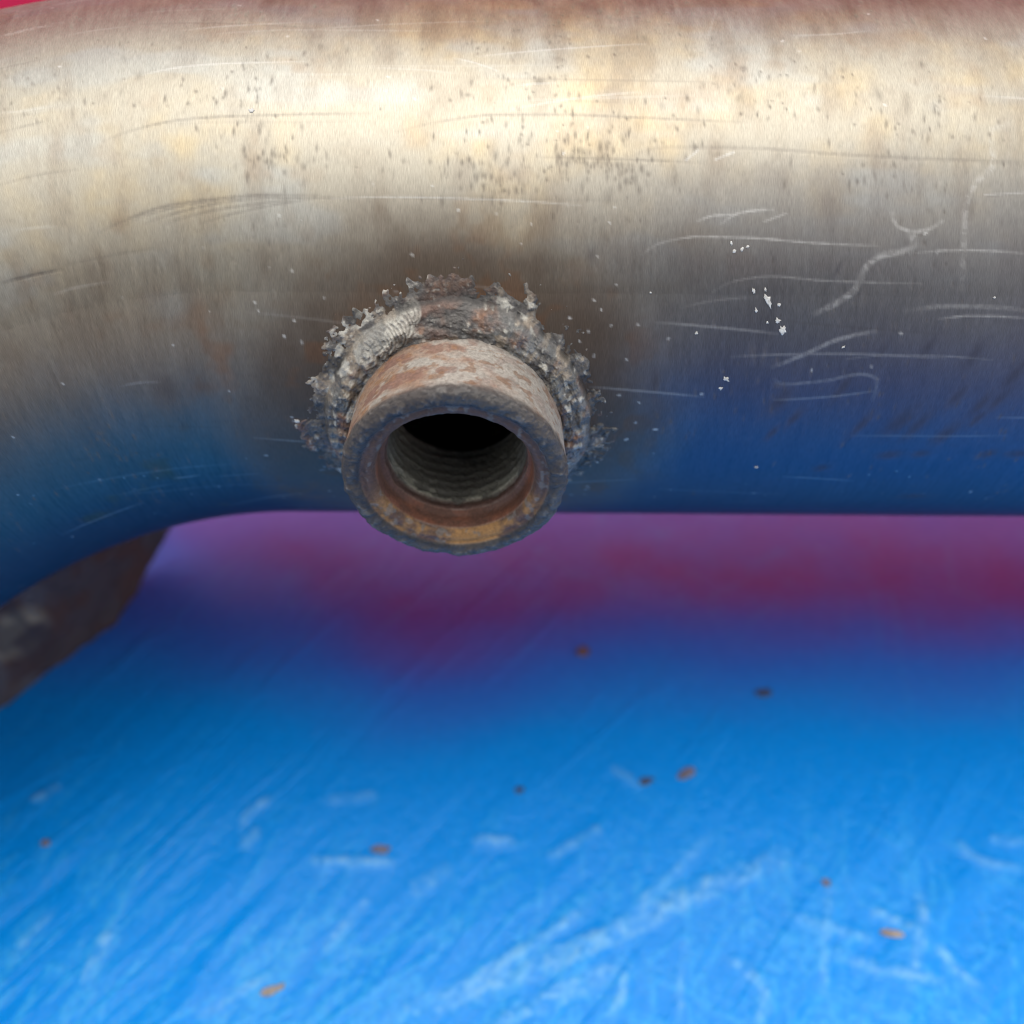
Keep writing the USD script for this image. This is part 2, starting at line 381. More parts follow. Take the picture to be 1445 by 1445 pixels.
# scratches: bright ones, and dark hair lines
bright, dark = np.zeros_like(U), np.zeros_like(U)
for pts, w, st, br in (
        ([(1150, 442), (1185, 425), (1207, 408), (1220, 380), (1240, 362), (1275, 354), (1292, 346)], 0.75, .75, .6),
        ([(1283, 354), (1290, 342), (1286, 332)], 0.9, .5, .7),
        ([(1292, 357), (1360, 353), (1445, 358)], 0.25, .55, .2),
        ([(1258, 300), (1265, 318), (1290, 327), (1330, 312)], 0.35, .7, .4),
        ([(1422, 174), (1398, 186), (1402, 230), (1375, 262), (1362, 300), (1360, 350), (1357, 410)], 0.7, .42, .7),
        ([(1090, 518), (1140, 498), (1180, 480), (1235, 468)], 0.5, .6, .4),
        ([(1092, 535), (1105, 542), (1160, 538), (1215, 528), (1238, 536), (1232, 565)], 0.4, .35, .4),
        ([(905, 360), (935, 342), (990, 334), (1060, 336), (1150, 343), (1240, 347)], 0.22, .6, .1),
        ([(1005, 412), (1040, 396), (1090, 390), (1160, 396), (1300, 400)], 0.2, .4, .1),
        ([(960, 435), (1010, 424), (1060, 420)], 0.2, .2, .1),
        ([(985, 312), (1010, 304), (1040, 303)], 0.25, .6, .3),
        ([(1018, 316), (1045, 300), (1090, 296)], 0.25, .7, .3),
        ([(1078, 313), (1110, 301)], 0.2, .4, .3),
        ([(1280, 438), (1340, 432), (1445, 438)], 0.5, .38, .5),
        ([(1325, 450), (1370, 446), (1445, 449)], 0.25, .6, .2),
        ([(1195, 507), (1240, 502), (1310, 502), (1400, 508)], 0.22, .3, .1),
        ([(1390, 275), (1445, 272)], 0.2, .4, .1),
        ([(200, 106), (260, 94), (330, 89), (430, 87)], 0.22, .55, .1),
        ([(470, 280), (560, 278), (720, 283), (820, 290)], 0.2, .55, .1),
        ([(0, 52), (40, 42), (85, 33)], 0.8, .4, .8),
        ([(640, 82), (690, 95), (702, 100)], 0.22, .5, .1),
        ([(1010, 225), (1035, 215)], 0.3, .6, .2),
        ([(968, 226), (985, 212)], 0.3, .6, .2),
        ([(430, 42), (560, 34), (700, 30)], 0.3, .25, .1),
        ([(300, 48), (420, 42), (610, 44)], 0.3, .25, .1),
        ([(1000, 50), (1010, 15)], 0.2, .3, .1),
        ([(80, 690), (220, 665), (330, 655)], 0.4, .16, .3), ([(150, 700), (260, 690), (400, 684)], 0.4, .12, .3),
        ([(930, 690), (1100, 697)], 0.3, .15, .3)):
    p = on_pipe(*pts)
    if np.isfinite(p).all():
        stroke(bright, p, w * (0.55 if w > 0.3 else 0.42), st * (0.45 if w > 0.3 else 0.55), broken=max(br, 0.35), seed=int(pts[0][0]))
for pts, w, st in (
        ([(145, 200), (190, 183), (250, 170), (330, 164), (520, 160)], 0.25, .55),
        ([(0, 262), (50, 248), (110, 240)], 0.22, .35), ([(0, 187), (60, 172)], 0.22, .3),
        ([(140, 328), (185, 308), (240, 290), (300, 282), (370, 276), (450, 276)], 0.24, .6),
        ([(170, 320), (230, 297), (300, 284), (380, 279), (500, 280)], 0.2, .5),
        ([(205, 316), (260, 298), (330, 284), (400, 278)], 0.2, .45),
        ([(230, 318), (290, 300), (350, 290), (430, 279)], 0.2, .35),
        ([(280, 317), (330, 302), (400, 287), (450, 280)], 0.2, .4),
        ([(0, 401), (40, 390), (88, 380)], 0.28, .75),
        ([(90, 375), (150, 362), (220, 350)], 0.2, .25),
        ([(560, 186), (620, 172), (700, 162), (800, 162), (900, 166), (1055, 173)], 0.25, .5),
        ([(880, 225), (940, 208), (1040, 209), (1200, 219), (1330, 226), (1445, 232)], 0.30, .38),
        ([(760, 222), (900, 226), (990, 230)], 0.2, .45),
        ([(1270, 222), (1360, 226), (1445, 229)], 0.25, .4),
        ([(1395, 277), (1445, 272)], 0.2, .3),
        ([(550, 278), (700, 282)], 0.18, .3),
        ([(30, 660), (180, 640), (300, 632)], 0.3, .15)):
    p = on_pipe(*pts)
    if np.isfinite(p).all():
        stroke(dark, p, w * 0.7, st * 0.75, broken=0.3, seed=int(pts[0][1]))
# many faint random hair lines along the pipe
for k in range(90):
    a, b = rng.uniform(-104, 85), rng.uniform(-52, 50)
    l, tl = rng.uniform(4, 26), rng.normal(0, 0.10)
    line = [(a, b), (a + l * 0.5, b + l * 0.5 * tl + rng.normal(0, .2)), (a + l, b + l * tl)]
    stroke(bright if rng.random() < 0.6 else dark, line, 0.14, rng.uniform(0.06, 0.2))
# tiny pale specks of dust and spatter
for k in range(190):
    a, b = rng.uniform(-104, 90), rng.uniform(-50, 52)
    if rng.random() < 0.3:
        rr, aa = 19 + abs(rng.normal(0, 8)), rng.uniform(0, 6.28)
        a, b = BS + rr * math.cos(aa), BV - rr * math.sin(aa)
    stroke(bright, [(a, b), (a + rng.normal(0, .12), b + rng.normal(0, .12))], rng.uniform(0.06, 0.14), rng.uniform(0.15, 0.6), smooth=False)
T = mix(T, (0.10, 0.09, 0.085), dark * 0.9)
T = mix(T, (0.66, 0.65, 0.62), bright)
rough = np.clip(rough + 0.12 * bright + 0.2 * pit + 0.15 * smud, 0.2, 0.9)
metal = np.clip(1 - 0.55 * bright - 0.8 * pit - 0.1 * smud - 0.25 * halo, 0, 1)

# whole tube: fine where it is seen, coarse beyond
gs = np.r_[np.linspace(-175, -110, 14), us, np.linspace(97, 190, 12)]
gv_f = np.r_[uvv, np.linspace(uvv[-1] + 3, uvv[0] + 2 * math.pi * R - 3, 40)]
ii = np.clip(np.searchsorted(us, gs - 1e-6), 0, len(us) - 1)
jv = np.arange(len(gv_f))
jj = np.where(jv < len(uvv), jv, 0)
far = jv >= len(uvv)
jj[far] = np.where(jv[far] - len(uvv) < 20, len(uvv) - 1, 0)
GS, GV = np.meshgrid(gs, gv_f, indexing='ij')
rad = np.full(GS.shape, R)
relief = -0.05 * pit + 0.02 * bright - 0.03 * dark + 0.02 * (brush - 0.5)
rad[14:14 + len(us), :len(uvv)] += relief + 0.10 * (n1 - 0.5)
P = pipe_point(GS, GV, rad[..., None]).reshape(-1, 3)
F = grid_faces(len(gs), len(gv_f), wrap=True)
E_ = math.radians(38.0 - 31.8)
W = np.array([0, -math.cos(E_), math.sin(E_)])                # the way the socket points
TV = np.array([0, math.sin(E_), math.cos(E_)])                # up along its face
B0 = np.array([BS, 0, H])
rel = P - B0
inside = (np.hypot(rel[:, 0], rel @ TV) < 10.8) & (rel @ W > 0)
F = F[~inside[F].any(1)]
ix, jx = np.meshgrid(ii, jj, indexing='ij')
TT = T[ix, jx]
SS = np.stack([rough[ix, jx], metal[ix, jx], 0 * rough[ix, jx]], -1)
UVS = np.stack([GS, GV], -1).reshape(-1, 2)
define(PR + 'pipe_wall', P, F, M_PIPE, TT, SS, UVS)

ts, tv = np.meshgrid(np.arange(-175, 191, 2.0), np.linspace(0, 2 * math.pi * R, 150)[:-1], indexing='ij')
PI_ = pipe_point(ts, tv, R - 1.6).reshape(-1, 3)
FI = grid_faces(ts.shape[0], ts.shape[1], wrap=True)
rel = PI_ - B0
inside = (np.hypot(rel[:, 0], rel @ TV) < 10.0) & (rel @ W > 0)
define(PR + 'inner_wall', PI_, FI[~inside[FI].any(1)], M_SOOT)

# ------------------------------------------------------------------ the threaded sensor socket
RF, RO = 48.2, 13.6
prof = np.array([(13.1, -16), (13.15, -9), (13.3, -5), (13.45, -2.4), (13.55, -1.2), (13.45, -0.6), (13.1, -0.18), (12.6, 0), (11.9, -0.02), (11.5, -0.2), (11.3, -0.55),
                 (11.0, -0.62), (10.5, -0.5), (10.0, -0.75), (9.7, -1.15), (9.5, -1.7), (9.42, -2.3), (9.38, -3.3), (9.2, -3.7), (8.75, -4.0), (8.6, -4.5), (8.55, -6), (8.55, -15)])
t = np.r_[0, np.cumsum(np.linalg.norm(np.diff(prof, axis=0), axis=1))]
ts_ = np.arange(0, t[-1], 0.1)
pr_, pw_ = np.interp(ts_, t, prof[:, 0]), np.interp(ts_, t, prof[:, 1])
pr_, pw_ = ndimage.gaussian_filter1d(pr_, 1.6, mode='nearest'), ndimage.gaussian_filter1d(pw_, 1.6, mode='nearest')
dr, dw = np.gradient(pr_), np.gradient(pw_)
ln = np.hypot(dr, dw)
nr, nw = dw / ln, -dr / ln                    # outward normal of the turned profile
NA = 720
aa = np.linspace(0, 2 * math.pi, NA, endpoint=False)
A, RR = np.meshgrid(aa, pr_, indexing='xy')
WW = np.broadcast_to(pw_[:, None], A.shape)
k_out = np.argmax(pw_ > -1.1)                 # index where the outer side ends
k_face = np.argmax(pr_[k_out:] < 11.4) + k_out
k_in = np.argmax((pr_ < 9.55) & (np.arange(len(pr_)) > k_out))
k_thr = np.argmax((pr_ < 8.8) & (np.arange(len(pr_)) > k_out))
idx = np.broadcast_to(np.arange(len(pr_))[:, None], A.shape)
is_side = SMO(k_out + 6, k_out - 6, idx)
is_rim = SMO(k_out - 14, k_out + 2, idx) * SMO(k_face + 4, k_face - 2, idx)
is_cham = SMO(k_face - 2, k_face + 3, idx) * SMO(k_in + 3, k_in - 3, idx)
is_bore = SMO(k_in - 3, k_in + 2, idx) * SMO(k_thr + 2, k_thr - 2, idx)
is_thr = SMO(k_thr - 2, k_thr + 2, idx)
qx, qy = RR * np.cos(A), RR * np.sin(A)
m1 = fbm(qx / 2.2, qy / 2.2, WW / 2.2, 4, 201)
m2 = fbm(qx / 5, qy / 5, WW / 4, 4, 202)
m3 = fbm(qx / 0.7, qy / 0.7, WW / 0.7, 3, 203)
m4 = fbm(qx / 1.1 + 9, qy / 1.1, WW / 1.1, 3, 204)
disp = 0.10 * (m1 - 0.5) + is_rim * (0.34 * (m1 - 0.5) + 0.48 * (m3 - 0.5)) + is_side * 0.05 * (m3 - 0.5) + is_cham * (0.22 * (m4 - 0.5) + .1 * (m3 - .5)) + is_bore * 0.05 * (m3 - 0.5)
ph = (WW + 1.5 * A / (2 * math.pi)) / 1.5
tri = np.abs((ph % 1) - 0.5) * 2
disp += is_thr * (0.16 * (tri - 0.5) * (0.3 + 0.8 * m2) + 0.26 * (m3 - 0.5) + 0.30 * (m1 - 0.5))
RR2 = RR + disp * nr[:, None]
WW2 = WW + disp * nw[:, None]
BP = B0 + W * (RF + WW2)[..., None] + RR2[..., None] * (np.cos(A)[..., None] * np.array([1.0, 0, 0]) + np.sin(A)[..., None] * TV)
deg = np.degrees(A)
left = SMO(62, 128, deg) * SMO(300, 215, deg)
top = SMO(25, 60, deg) * SMO(150, 110, deg)
C = np.broadcast_to(np.array([0.43, 0.39, 0.345]), A.shape + (3,)).copy()
C = mix(C, (0.36, 0.27, 0.215), 0.8 * SMO(0.42, 0.6, m2))
rust = SMO(0.50, 0.62, m2 * 0.6 + m1 * 0.4 + 0.22 * left - 0.04)
C = mix(C, (0.25, 0.14, 0.085), 0.75 * rust)
C = mix(C, (0.33, 0.18, 0.085), 0.5 * rust * SMO(0.5, 0.66, m4))
blot = SMO(0.54, 0.60, m1) * SMO(-1, -3, WW) * (0.35 + 0.65 * left)
C = mix(C, (0.20, 0.10, 0.075), 0.8 * blot)
C = mix(C, (0.25, 0.13, 0.07), 0.6 * SMO(0.60, 0.66, m4) * is_side)
C = mix(C, (0.125, 0.095, 0.09), 0.8 * SMO(-2.1, -0.5, WW + 2.0 * (m1 - 0.5)) * is_side)
C = mix(C, (0.055, 0.050, 0.050), 0.94 * is_rim)
C = mix(C, (0.22, 0.205, 0.19), 0.5 * is_rim * SMO(0.56, 0.76, 0.6 * m3 + 0.4 * m4))
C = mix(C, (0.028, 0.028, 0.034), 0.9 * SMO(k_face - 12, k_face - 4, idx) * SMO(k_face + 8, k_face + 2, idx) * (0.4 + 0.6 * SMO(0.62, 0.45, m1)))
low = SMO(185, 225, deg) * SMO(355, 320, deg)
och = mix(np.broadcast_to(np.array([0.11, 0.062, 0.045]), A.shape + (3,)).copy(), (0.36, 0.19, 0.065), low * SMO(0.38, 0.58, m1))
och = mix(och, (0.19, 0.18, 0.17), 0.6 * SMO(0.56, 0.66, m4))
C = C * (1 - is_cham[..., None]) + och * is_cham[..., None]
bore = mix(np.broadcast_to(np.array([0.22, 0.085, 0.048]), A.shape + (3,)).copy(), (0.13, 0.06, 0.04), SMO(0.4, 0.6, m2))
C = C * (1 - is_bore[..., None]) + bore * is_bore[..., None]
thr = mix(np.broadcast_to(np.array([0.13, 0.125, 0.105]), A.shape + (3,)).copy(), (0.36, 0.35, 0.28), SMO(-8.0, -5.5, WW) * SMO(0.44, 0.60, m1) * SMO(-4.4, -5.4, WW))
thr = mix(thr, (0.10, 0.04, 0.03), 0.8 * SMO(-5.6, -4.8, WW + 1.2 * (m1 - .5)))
thr = thr * (0.75 + 0.5 * tri)[..., None]
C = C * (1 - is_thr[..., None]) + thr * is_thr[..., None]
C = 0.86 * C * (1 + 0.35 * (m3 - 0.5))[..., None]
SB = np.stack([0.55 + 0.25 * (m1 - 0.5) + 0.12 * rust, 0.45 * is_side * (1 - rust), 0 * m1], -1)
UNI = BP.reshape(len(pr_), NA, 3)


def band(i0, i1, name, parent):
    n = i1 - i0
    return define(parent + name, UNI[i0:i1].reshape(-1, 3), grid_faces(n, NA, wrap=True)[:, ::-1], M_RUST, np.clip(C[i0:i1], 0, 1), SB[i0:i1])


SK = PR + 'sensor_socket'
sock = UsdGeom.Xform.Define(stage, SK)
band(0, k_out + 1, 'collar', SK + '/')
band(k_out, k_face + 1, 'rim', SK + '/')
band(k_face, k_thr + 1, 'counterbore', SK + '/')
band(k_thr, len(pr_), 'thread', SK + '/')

# ------------------------------------------------------------------ the weld round the socket
NW, NQ = 1100, 120
wa = np.linspace(0, 2 * math.pi, NW, endpoint=False)
tq = np.linspace(0, 1, NQ)
A2, Q = np.meshgrid(wa, tq, indexing='xy')
ring = fbm(3 * np.cos(A2), 3 * np.sin(A2), 0.5, 3, 301)
ring2 = fbm(14 * np.cos(A2), 14 * np.sin(A2), 0.5, 4, 302)
d2 = np.degrees(A2)
width = 6.6 + 2.0 * (ring - 0.5) + 3.6 * (ring2 - 0.5)
width += 2.0 * np.exp(-((d2 - 187) / 9) ** 2) + 1.0 * np.exp(-((d2 - 140) / 6) ** 2) + 1.4 * np.exp(-((d2 - 60) / 25) ** 2) + 0.8 * np.exp(-((d2 - 350) / 8) ** 2)
q_ = 12.9 + Q * width
lx, ly = q_ * np.cos(A2), q_ * np.sin(A2)
wbase = np.sqrt(np.maximum(R * R - ly ** 2, 1))
w1 = fbm(lx / 3, ly / 3, 0.2, 4, 311)
w2 = fbm(lx / 1.0, ly / 1.0, 0.2, 4, 312)
w3 = fbm(lx / 0.4, ly / 0.4, 0.2, 3, 313)
bead_w = 4.2 + 1.2 * (ring - 0.5)
tb = np.clip((q_ - 12.6) / bead_w, 0, 1)
bead = np.sqrt(np.clip(1 - ((tb - 0.30) / 0.70) ** 2, 0, 1))
rip = np.sin((A2 * 15.5 - 0.9 * (q_ - 14.5) ** 2 * 0.22 + 2.0 * (w1 - 0.5)) * 2 * math.pi / 1.0 * 0.62)
ripm = SMO(0.45, 0.6, fbm(2.2 * np.cos(A2), 2.2 * np.sin(A2), 7.0, 2, 321)) * 0.8 + 0.2
crease = np.exp(-((tb - 0.97) / 0.05) ** 2)
wr = fbm(4.5 * np.cos(A2), 4.5 * np.sin(A2), q_ / 1.5, 4, 361)          # lumps drawn out along the bead
wr2 = fbm(9 * np.cos(A2), 9 * np.sin(A2), q_ / 0.8, 4, 362)
cres = np.zeros_like(A2)
cresm = np.zeros_like(A2)
for dc_, qc_, rc_ in ((108, 16.2, 1.2), (113, 15.4, 1.5), (118, 15.0, 1.7), (123, 15.1, 1.8), (128, 15.0, 1.7), (133, 15.3, 1.9)):
    ex, ey = qc_ * math.cos(math.radians(dc_)), qc_ * math.sin(math.radians(dc_))
    along = -math.sin(math.radians(dc_)) * (lx - ex) + math.cos(math.radians(dc_)) * (ly - ey)
    rr_ = np.hypot(lx - ex, ly - ey) * (1 + 0.25 * (w1 - 0.5)) + 0.5 * (w2 - 0.5)
    rp_ = np.hypot(lx - ex, ly - ey) - 0.45 * along + 0.35 * (w2 - 0.5)
    m_ = SMO(rc_, rc_ * 0.82, rr_)
    cres = cres * (1 - m_) + m_ * np.sin(rp_ * 2 * math.pi / 0.62) * SMO(0.25, 0.5, w1)
    cresm = np.maximum(cresm, m_)
crust = SMO(1.0, 0.50, Q) * 0.30 + 0.50 * (w2 - 0.5) + 0.36 * (w3 - 0.5) + 0.45 * (wr - 0.5) - 0.05
crust = np.clip(crust, -0.15, 0.26)
hgt = bead * (1.75 * (0.8 + 0.45 * ring2) + 0.10 * rip * ripm + 1.7 * (wr - 0.5) + 0.6 * (wr2 - 0.5) + 0.25 * (w3 - 0.5) + 0.10 * cres + 0.12 * cresm)
blend = SMO(0.92, 1.0, tb)
hgt = np.maximum(hgt, crust) * (1 - blend) + crust * blend
hgt -= 0.35 * crease * SMO(0.42, 0.55, w1) * SMO(95, 60, d2)
hgt = hgt * SMO(1.0, 0.9, Q) - 0.2 * SMO(0.9, 1.0, Q)
WP = B0 + W * (wbase + hgt)[..., None] + lx[..., None] * np.array([1.0, 0, 0]) + ly[..., None] * TV
D = np.broadcast_to(np.array([0.105, 0.097, 0.09]), A2.shape + (3,)).copy()
D = mix(D, (0.165, 0.17, 0.165), 0.8 * SMO(0.42, 0.62, wr) * bead)
D = mix(D, (0.075, 0.070, 0.067), 0.7 * SMO(0.48, 0.64, wr2))
D = mix(D, (0.30, 0.245, 0.185), 0.7 * SMO(0.55, 0.66, fbm(lx / 1.8, ly / 1.8, 9.0, 4, 345)))
D = mix(D, (0.27, 0.27, 0.255), 0.6 * SMO(0.53, 0.66, fbm(lx / 2.2, ly / 2.2, 12.0, 4, 346)) * bead)
rustw = SMO(0.47, 0.66, 0.5 * wr + 0.5 * fbm(lx / 2.4, ly / 2.4, 4.0, 5, 331) + 0.14 * np.exp(-((d2 - 95) / 13) ** 2) + 0.13 * np.exp(-((d2 - 185) / 14) ** 2) + 0.12 * np.exp(-((d2 - 352) / 8) ** 2) - 0.06)
D = mix(D, (0.155, 0.082, 0.058), 0.75 * rustw)
D = mix(D, (0.25, 0.125, 0.065), 0.6 * rustw * SMO(0.5, 0.64, w2))
slagm = SMO(0.57, 0.66, 0.55 * wr2 + 0.45 * fbm(lx / 1.5, ly / 1.5, 6.0, 4, 341) + 0.11 * np.exp(-((d2 - 128) / 16) ** 2) + 0.10 * np.exp(-((d2 - 160) / 9) ** 2) - 0.02)
slagm = np.maximum(slagm, cresm * (0.35 + 0.6 * SMO(0.40, 0.56, 0.5 * w2 + 0.5 * w1)))
D = mix(D, (0.46, 0.44, 0.385), 0.85 * slagm)
D = mix(D, (0.20, 0.18, 0.155), 0.65 * cresm * SMO(0.2, -0.7, cres))
D = mix(D, (0.40, 0.38, 0.33), 0.6 * SMO(0.60, 0.70, w3 * 0.6 + w2 * 0.4))
D = mix(D, (0.02, 0.018, 0.017), 0.85 * crease * SMO(0.40, 0.5, w1))
D = mix(D, (0.04, 0.036, 0.034), 0.6 * np.exp(-((q_ - 13.6) / 0.35) ** 2) * SMO(0.4, 0.55, w1))
D = D * (1 + 0.5 * (w2 - 0.5) + 0.5 * (w3 - 0.5))[..., None]
SW = np.stack([0.48 + 0.3 * (w2 - 0.5), 0.35 * (1 - slagm) * bead, 0 * w1], -1)
define(PR + 'weld_bead', WP.reshape(-1, 3), grid_faces(NQ, NW, wrap=True)[:, ::-1], M_WELD, np.clip(D, 0, 1), SW)

# ------------------------------------------------------------------ the rusty flange plate at the pipe's left end
PL0, PL1 = on_floor(165, 880), on_floor(2, 1000)
dirp = (PL1 - PL0) / np.linalg.norm(PL1 - PL0)
pn = np.cross(dirp, [0, 0, 1.0]); pn /= np.linalg.norm(pn)
if pn @ (CAM - PL0) < 0:
    pn = -pn


def on_plate(px, py):
    d = ray(px, py)
    p = CAM + d * ((PL0 - CAM) @ pn) / (d @ pn)
    return np.array([(p - PL0) @ dirp, p[2]])


from shapely.geometry import Polygon, Point
edge_pts = [tuple(on_plate(*p)) for p in ((252, 715), (240, 748), (216, 790), (190, 838))]
poly = Polygon([(0, 0.3), (70, 0.3), (92, 30), (92, 62), (70, 92), (20, 92), (edge_pts[0][0] - 3, edge_pts[0][1] + 16)] + edge_pts).buffer(-0.5).buffer(0.5)
TH = 11.0
slab = trimesh.creation.extrude_polygon(poly, TH, engine='earcut')
slab = slab.subdivide_to_size(1.3)
v = np.array(slab.vertices)
g = 1.4 * (meshkit.fbm(v / 6.0, 4, 401) - 0.5) + 0.8 * (meshkit.fbm(v / 2.0, 3, 405) - 0.5)
vn = np.array(slab.vertex_normals)
v = v + vn * (g * 1.0)[:, None]
w = PL0 + v[:, :1] * dirp + v[:, 1:2] * np.array([0, 0, 1.0]) - (TH - v[:, 2:3]) * pn
fl1 = meshkit.fbm(v * np.array([1 / 5.0, 1 / 11.0, 0.1]), 4, 402)
fl2 = meshkit.fbm(v / 7.0, 4, 403)
tc = np.broadcast_to(np.array([0.062, 0.046, 0.052]), v.shape).copy()
tc = mix(tc, (0.07, 0.035, 0.03), SMO(0.45, 0.6, fl2))
tc = mix(tc, (0.095, 0.093, 0.105), 0.7 * SMO(0.44, 0.64, fl1) * SMO(1.5, 9, v[:, 0]))
tc = mix(tc, (0.30, 0.26, 0.19), 0.9 * SMO(8, 3, np.hypot(v[:, 0] - on_plate(22, 895)[0], v[:, 1] - on_plate(22, 895)[1])) * SMO(0.36, 0.5, fl2))
tc = mix(tc, (0.045, 0.035, 0.04), 0.7 * SMO(0.55, 0.70, 1 - fl1))
fprim = define(PR + 'flange', w, np.array(slab.faces), M_RUST, tc, np.stack([0.6 + 0 * g, 0.3 + 0 * g, 0 * g], -1))
tag(fprim, 'dark rusty flange plate under the bent end of the pipe')

# ------------------------------------------------------------------ white paint flecks and weld spatter stuck to the pipe
M_WHITE = usdkit.material(stage, '/World/Looks/white_fleck', {'n': ('noise_texture', {'scale': 4000.0}), 'c': ('texture_coordinate', {}), 'r': ('rgb_ramp', {'ramp': [(0.3, (0.42, 0.41, 0.38)), (0.6, (0.62, 0.61, 0.58))]}), 'p': ('principled_bsdf', {'roughness': 0.7})},
                           [('c.object', 'n.vector'), ('n.fac', 'r.fac'), ('r.color', 'p.base_color')], surface='p.BSDF')


def fleck(px, py, l, wd, angle, name='paint_fleck', h=0.10):
    s, v = on_pipe((px, py))[0]
    n = 14
    a = np.linspace(0, 2 * math.pi, n, endpoint=False)
    rr = 1 + rng.uniform(-0.5, 0.3, n)
    x, y = rr * np.cos(a) * l / 2, rr * np.sin(a) * wd / 2
    xs, ys = x * math.cos(angle) - y * math.sin(angle), x * math.sin(angle) + y * math.cos(angle)
    rings = [(1.0, -0.1), (0.95, h * 0.6), (0.7, h), (0.0, h * 1.1)]
    vs = np.concatenate([pipe_point(s + xs * k, v + ys * k, np.array(R + z)[None, None]) for k, z in rings])
    define(numbered(PR + name), vs, grid_faces(len(rings), n, wrap=True)[:, ::-1], M_WHITE)


for px, py, l, wd, an in ((1083, 424, 2.2, 0.9, 1.1), (1105, 466, 1.2, 0.9, 0.9), (1097, 452, 0.8, 0.6, 0.3), (1063, 410, 0.7, 0.4, 1.2), (1067, 438, 0.6, 0.3, 1.4), (1080, 409, 0.5, .3, 1.2),
                          (1099, 430, 0.5, 0.4, .5), (1025, 535, 0.9, 0.5, 0.6), (1017, 548, 0.6, 0.45, 0.2), (983, 470, 0.4, 0.35, 0), (1036, 354, 0.6, 0.4, -.5), (1047, 352, 0.5, 0.5, 0),
                          (1055, 348, 0.5, 0.35, -.6), (1032, 343, 0.6, 0.25, 1.5), (1067, 659, 0.7, 0.35, 0.1), (419, 594, 1.1, 0.55, 0.1), (443, 635, 0.45, 0.4, 0), (1403, 420, .35, .3, 0),
                          (1190, 490, 0.5, .3, -.6), (1083, 455, .35, .3, 0), (355, 156, 0.7, 0.6, 0.3), (918, 413, .3, .25, 0)):
    fleck(px, py, l, wd, an)

sp_v, sp_f, off = [], [], 0
ico = trimesh.creation.icosphere(1)
for k in range(20):
    a = rng.uniform(-0.5, 3.6)
    q2 = 18.0 + abs(rng.normal(0, 2.0))
    x, y = q2 * math.cos(a), q2 * math.sin(a)
    rad_ = 0.06 + 0.13 * rng.random() ** 2.5 * (1 if q2 < 22 else 0.6)
    c = B0 + W * math.sqrt(R * R - y * y) + x * np.array([1.0, 0, 0]) + y * TV
    vv = ico.vertices * rad_ * rng.uniform(0.6, 1.4, 3)
    vv = vv - np.outer(vv @ W, W) * 0.5
    sp_v.append(vv + c); sp_f.append(ico.faces + off); off += len(ico.vertices)
sv = np.concatenate(sp_v)
sc = np.repeat(rng.choice(3, 20, p=(0.6, 0.28, 0.12)), len(ico.vertices))
scol = np.array([(0.13, 0.12, 0.11), (0.34, 0.32, 0.29), (0.16, 0.09, 0.06)])[sc]
tag(define(PR + 'weld_spatter', sv, np.concatenate(sp_f), M_WELD, scol, np.broadcast_to((0.5, 0.3, 0.0), sv.shape).copy()), kind='stuff')

# ------------------------------------------------------------------ crumbs lying on the board
M_CRUMB = {}
for nm, col in (('tan', (0.36, 0.31, 0.27)), ('orange', (0.17, 0.10, 0.09)), ('brown', (0.17, 0.17, 0.23)), ('dark', (0.045, 0.075, 0.15))):
    M_CRUMB[nm] = usdkit.material(stage, f'/World/Looks/crumb_{nm}', {'c': ('texture_coordinate', {}), 'n': ('noise_texture', {'scale': 1500.0}), 'r': ('rgb_ramp', {'ramp': [(0.3, tuple(0.6 * c for c in col)), (0.7, tuple(min(1, 1.25 * c) for c in col))]}), 'p': ('principled_bsdf', {'roughness': 0.7})},
                                  [('c.object', 'n.vector'), ('n.fac', 'r.fac'), ('r.color', 'p.base_color')], surface='p.BSDF')


def crumb(name, px, py, l, wd, angle, h, m, label, cat):
    p = on_floor(px, py)
    i, j = np.argmin(np.abs(fx - p[0])), np.argmin(np.abs(fy - p[1]))
    base = trimesh.creation.icosphere(2)
    vv = np.array(base.vertices)
    vv = vv * (0.35 + 1.3 * meshkit.fbm(vv * 2.3 + px, 3, 5))[:, None] * np.array([l / 2, wd / 2, h / 2.6])
    ca_, sa_ = math.cos(angle), math.sin(angle)
    vv = np.c_[vv[:, 0] * ca_ - vv[:, 1] * sa_, vv[:, 0] * sa_ + vv[:, 1] * ca_, vv[:, 2]] + np.array([p[0], p[1], Z[i, j] + h * 0.16])
    tag(define(numbered('/World/' + name), vv, np.array(base.faces), M_CRUMB[m]), label, cat)


crumb('wood_splinter', 1265, 1318, 5.2, 1.2, -0.12, 0.8, 'tan', 'long tan wood splinter lying on the blue board at lower right', 'splinter')
crumb('rust_flake', 822, 920, 2.6, 2.2, 0.3, 0.9, 'orange', 'round orange rust flake on the board in the shadow below the socket', 'rust flake')
crumb('rust_flake', 968, 1092, 3.6, 1.9, 0.5, 0.8, 'brown', 'brown smeared rust flake in the middle of the blue board', 'rust flake')
crumb('rust_flake', 912, 1102, 3.0, 1.4, 0.3, 0.4, 'dark', 'dark thin rust flake just left of the brown smeared flake', 'rust flake')
crumb('dirt_crumb', 536, 1199, 3.4, 1.6, 0.1, 0.7, 'brown', 'brown dirt crumb beside a pale scrape on the blue board', 'crumb')
crumb('dirt_crumb', 383, 1397, 3.8, 1.4, 0.35, 0.7, 'tan', 'flat tan crumb near the bottom edge of the blue board', 'crumb')
crumb('dirt_crumb', 65, 1191, 1.5, 1.4, 0, 0.7, 'brown', 'tiny round crumb near the left edge of the blue board', 'crumb')
crumb('dirt_crumb', 1165, 1246, 1.5, 1.3, 0, 0.6, 'brown', 'tiny reddish crumb above and left of the tan splinter', 'crumb')
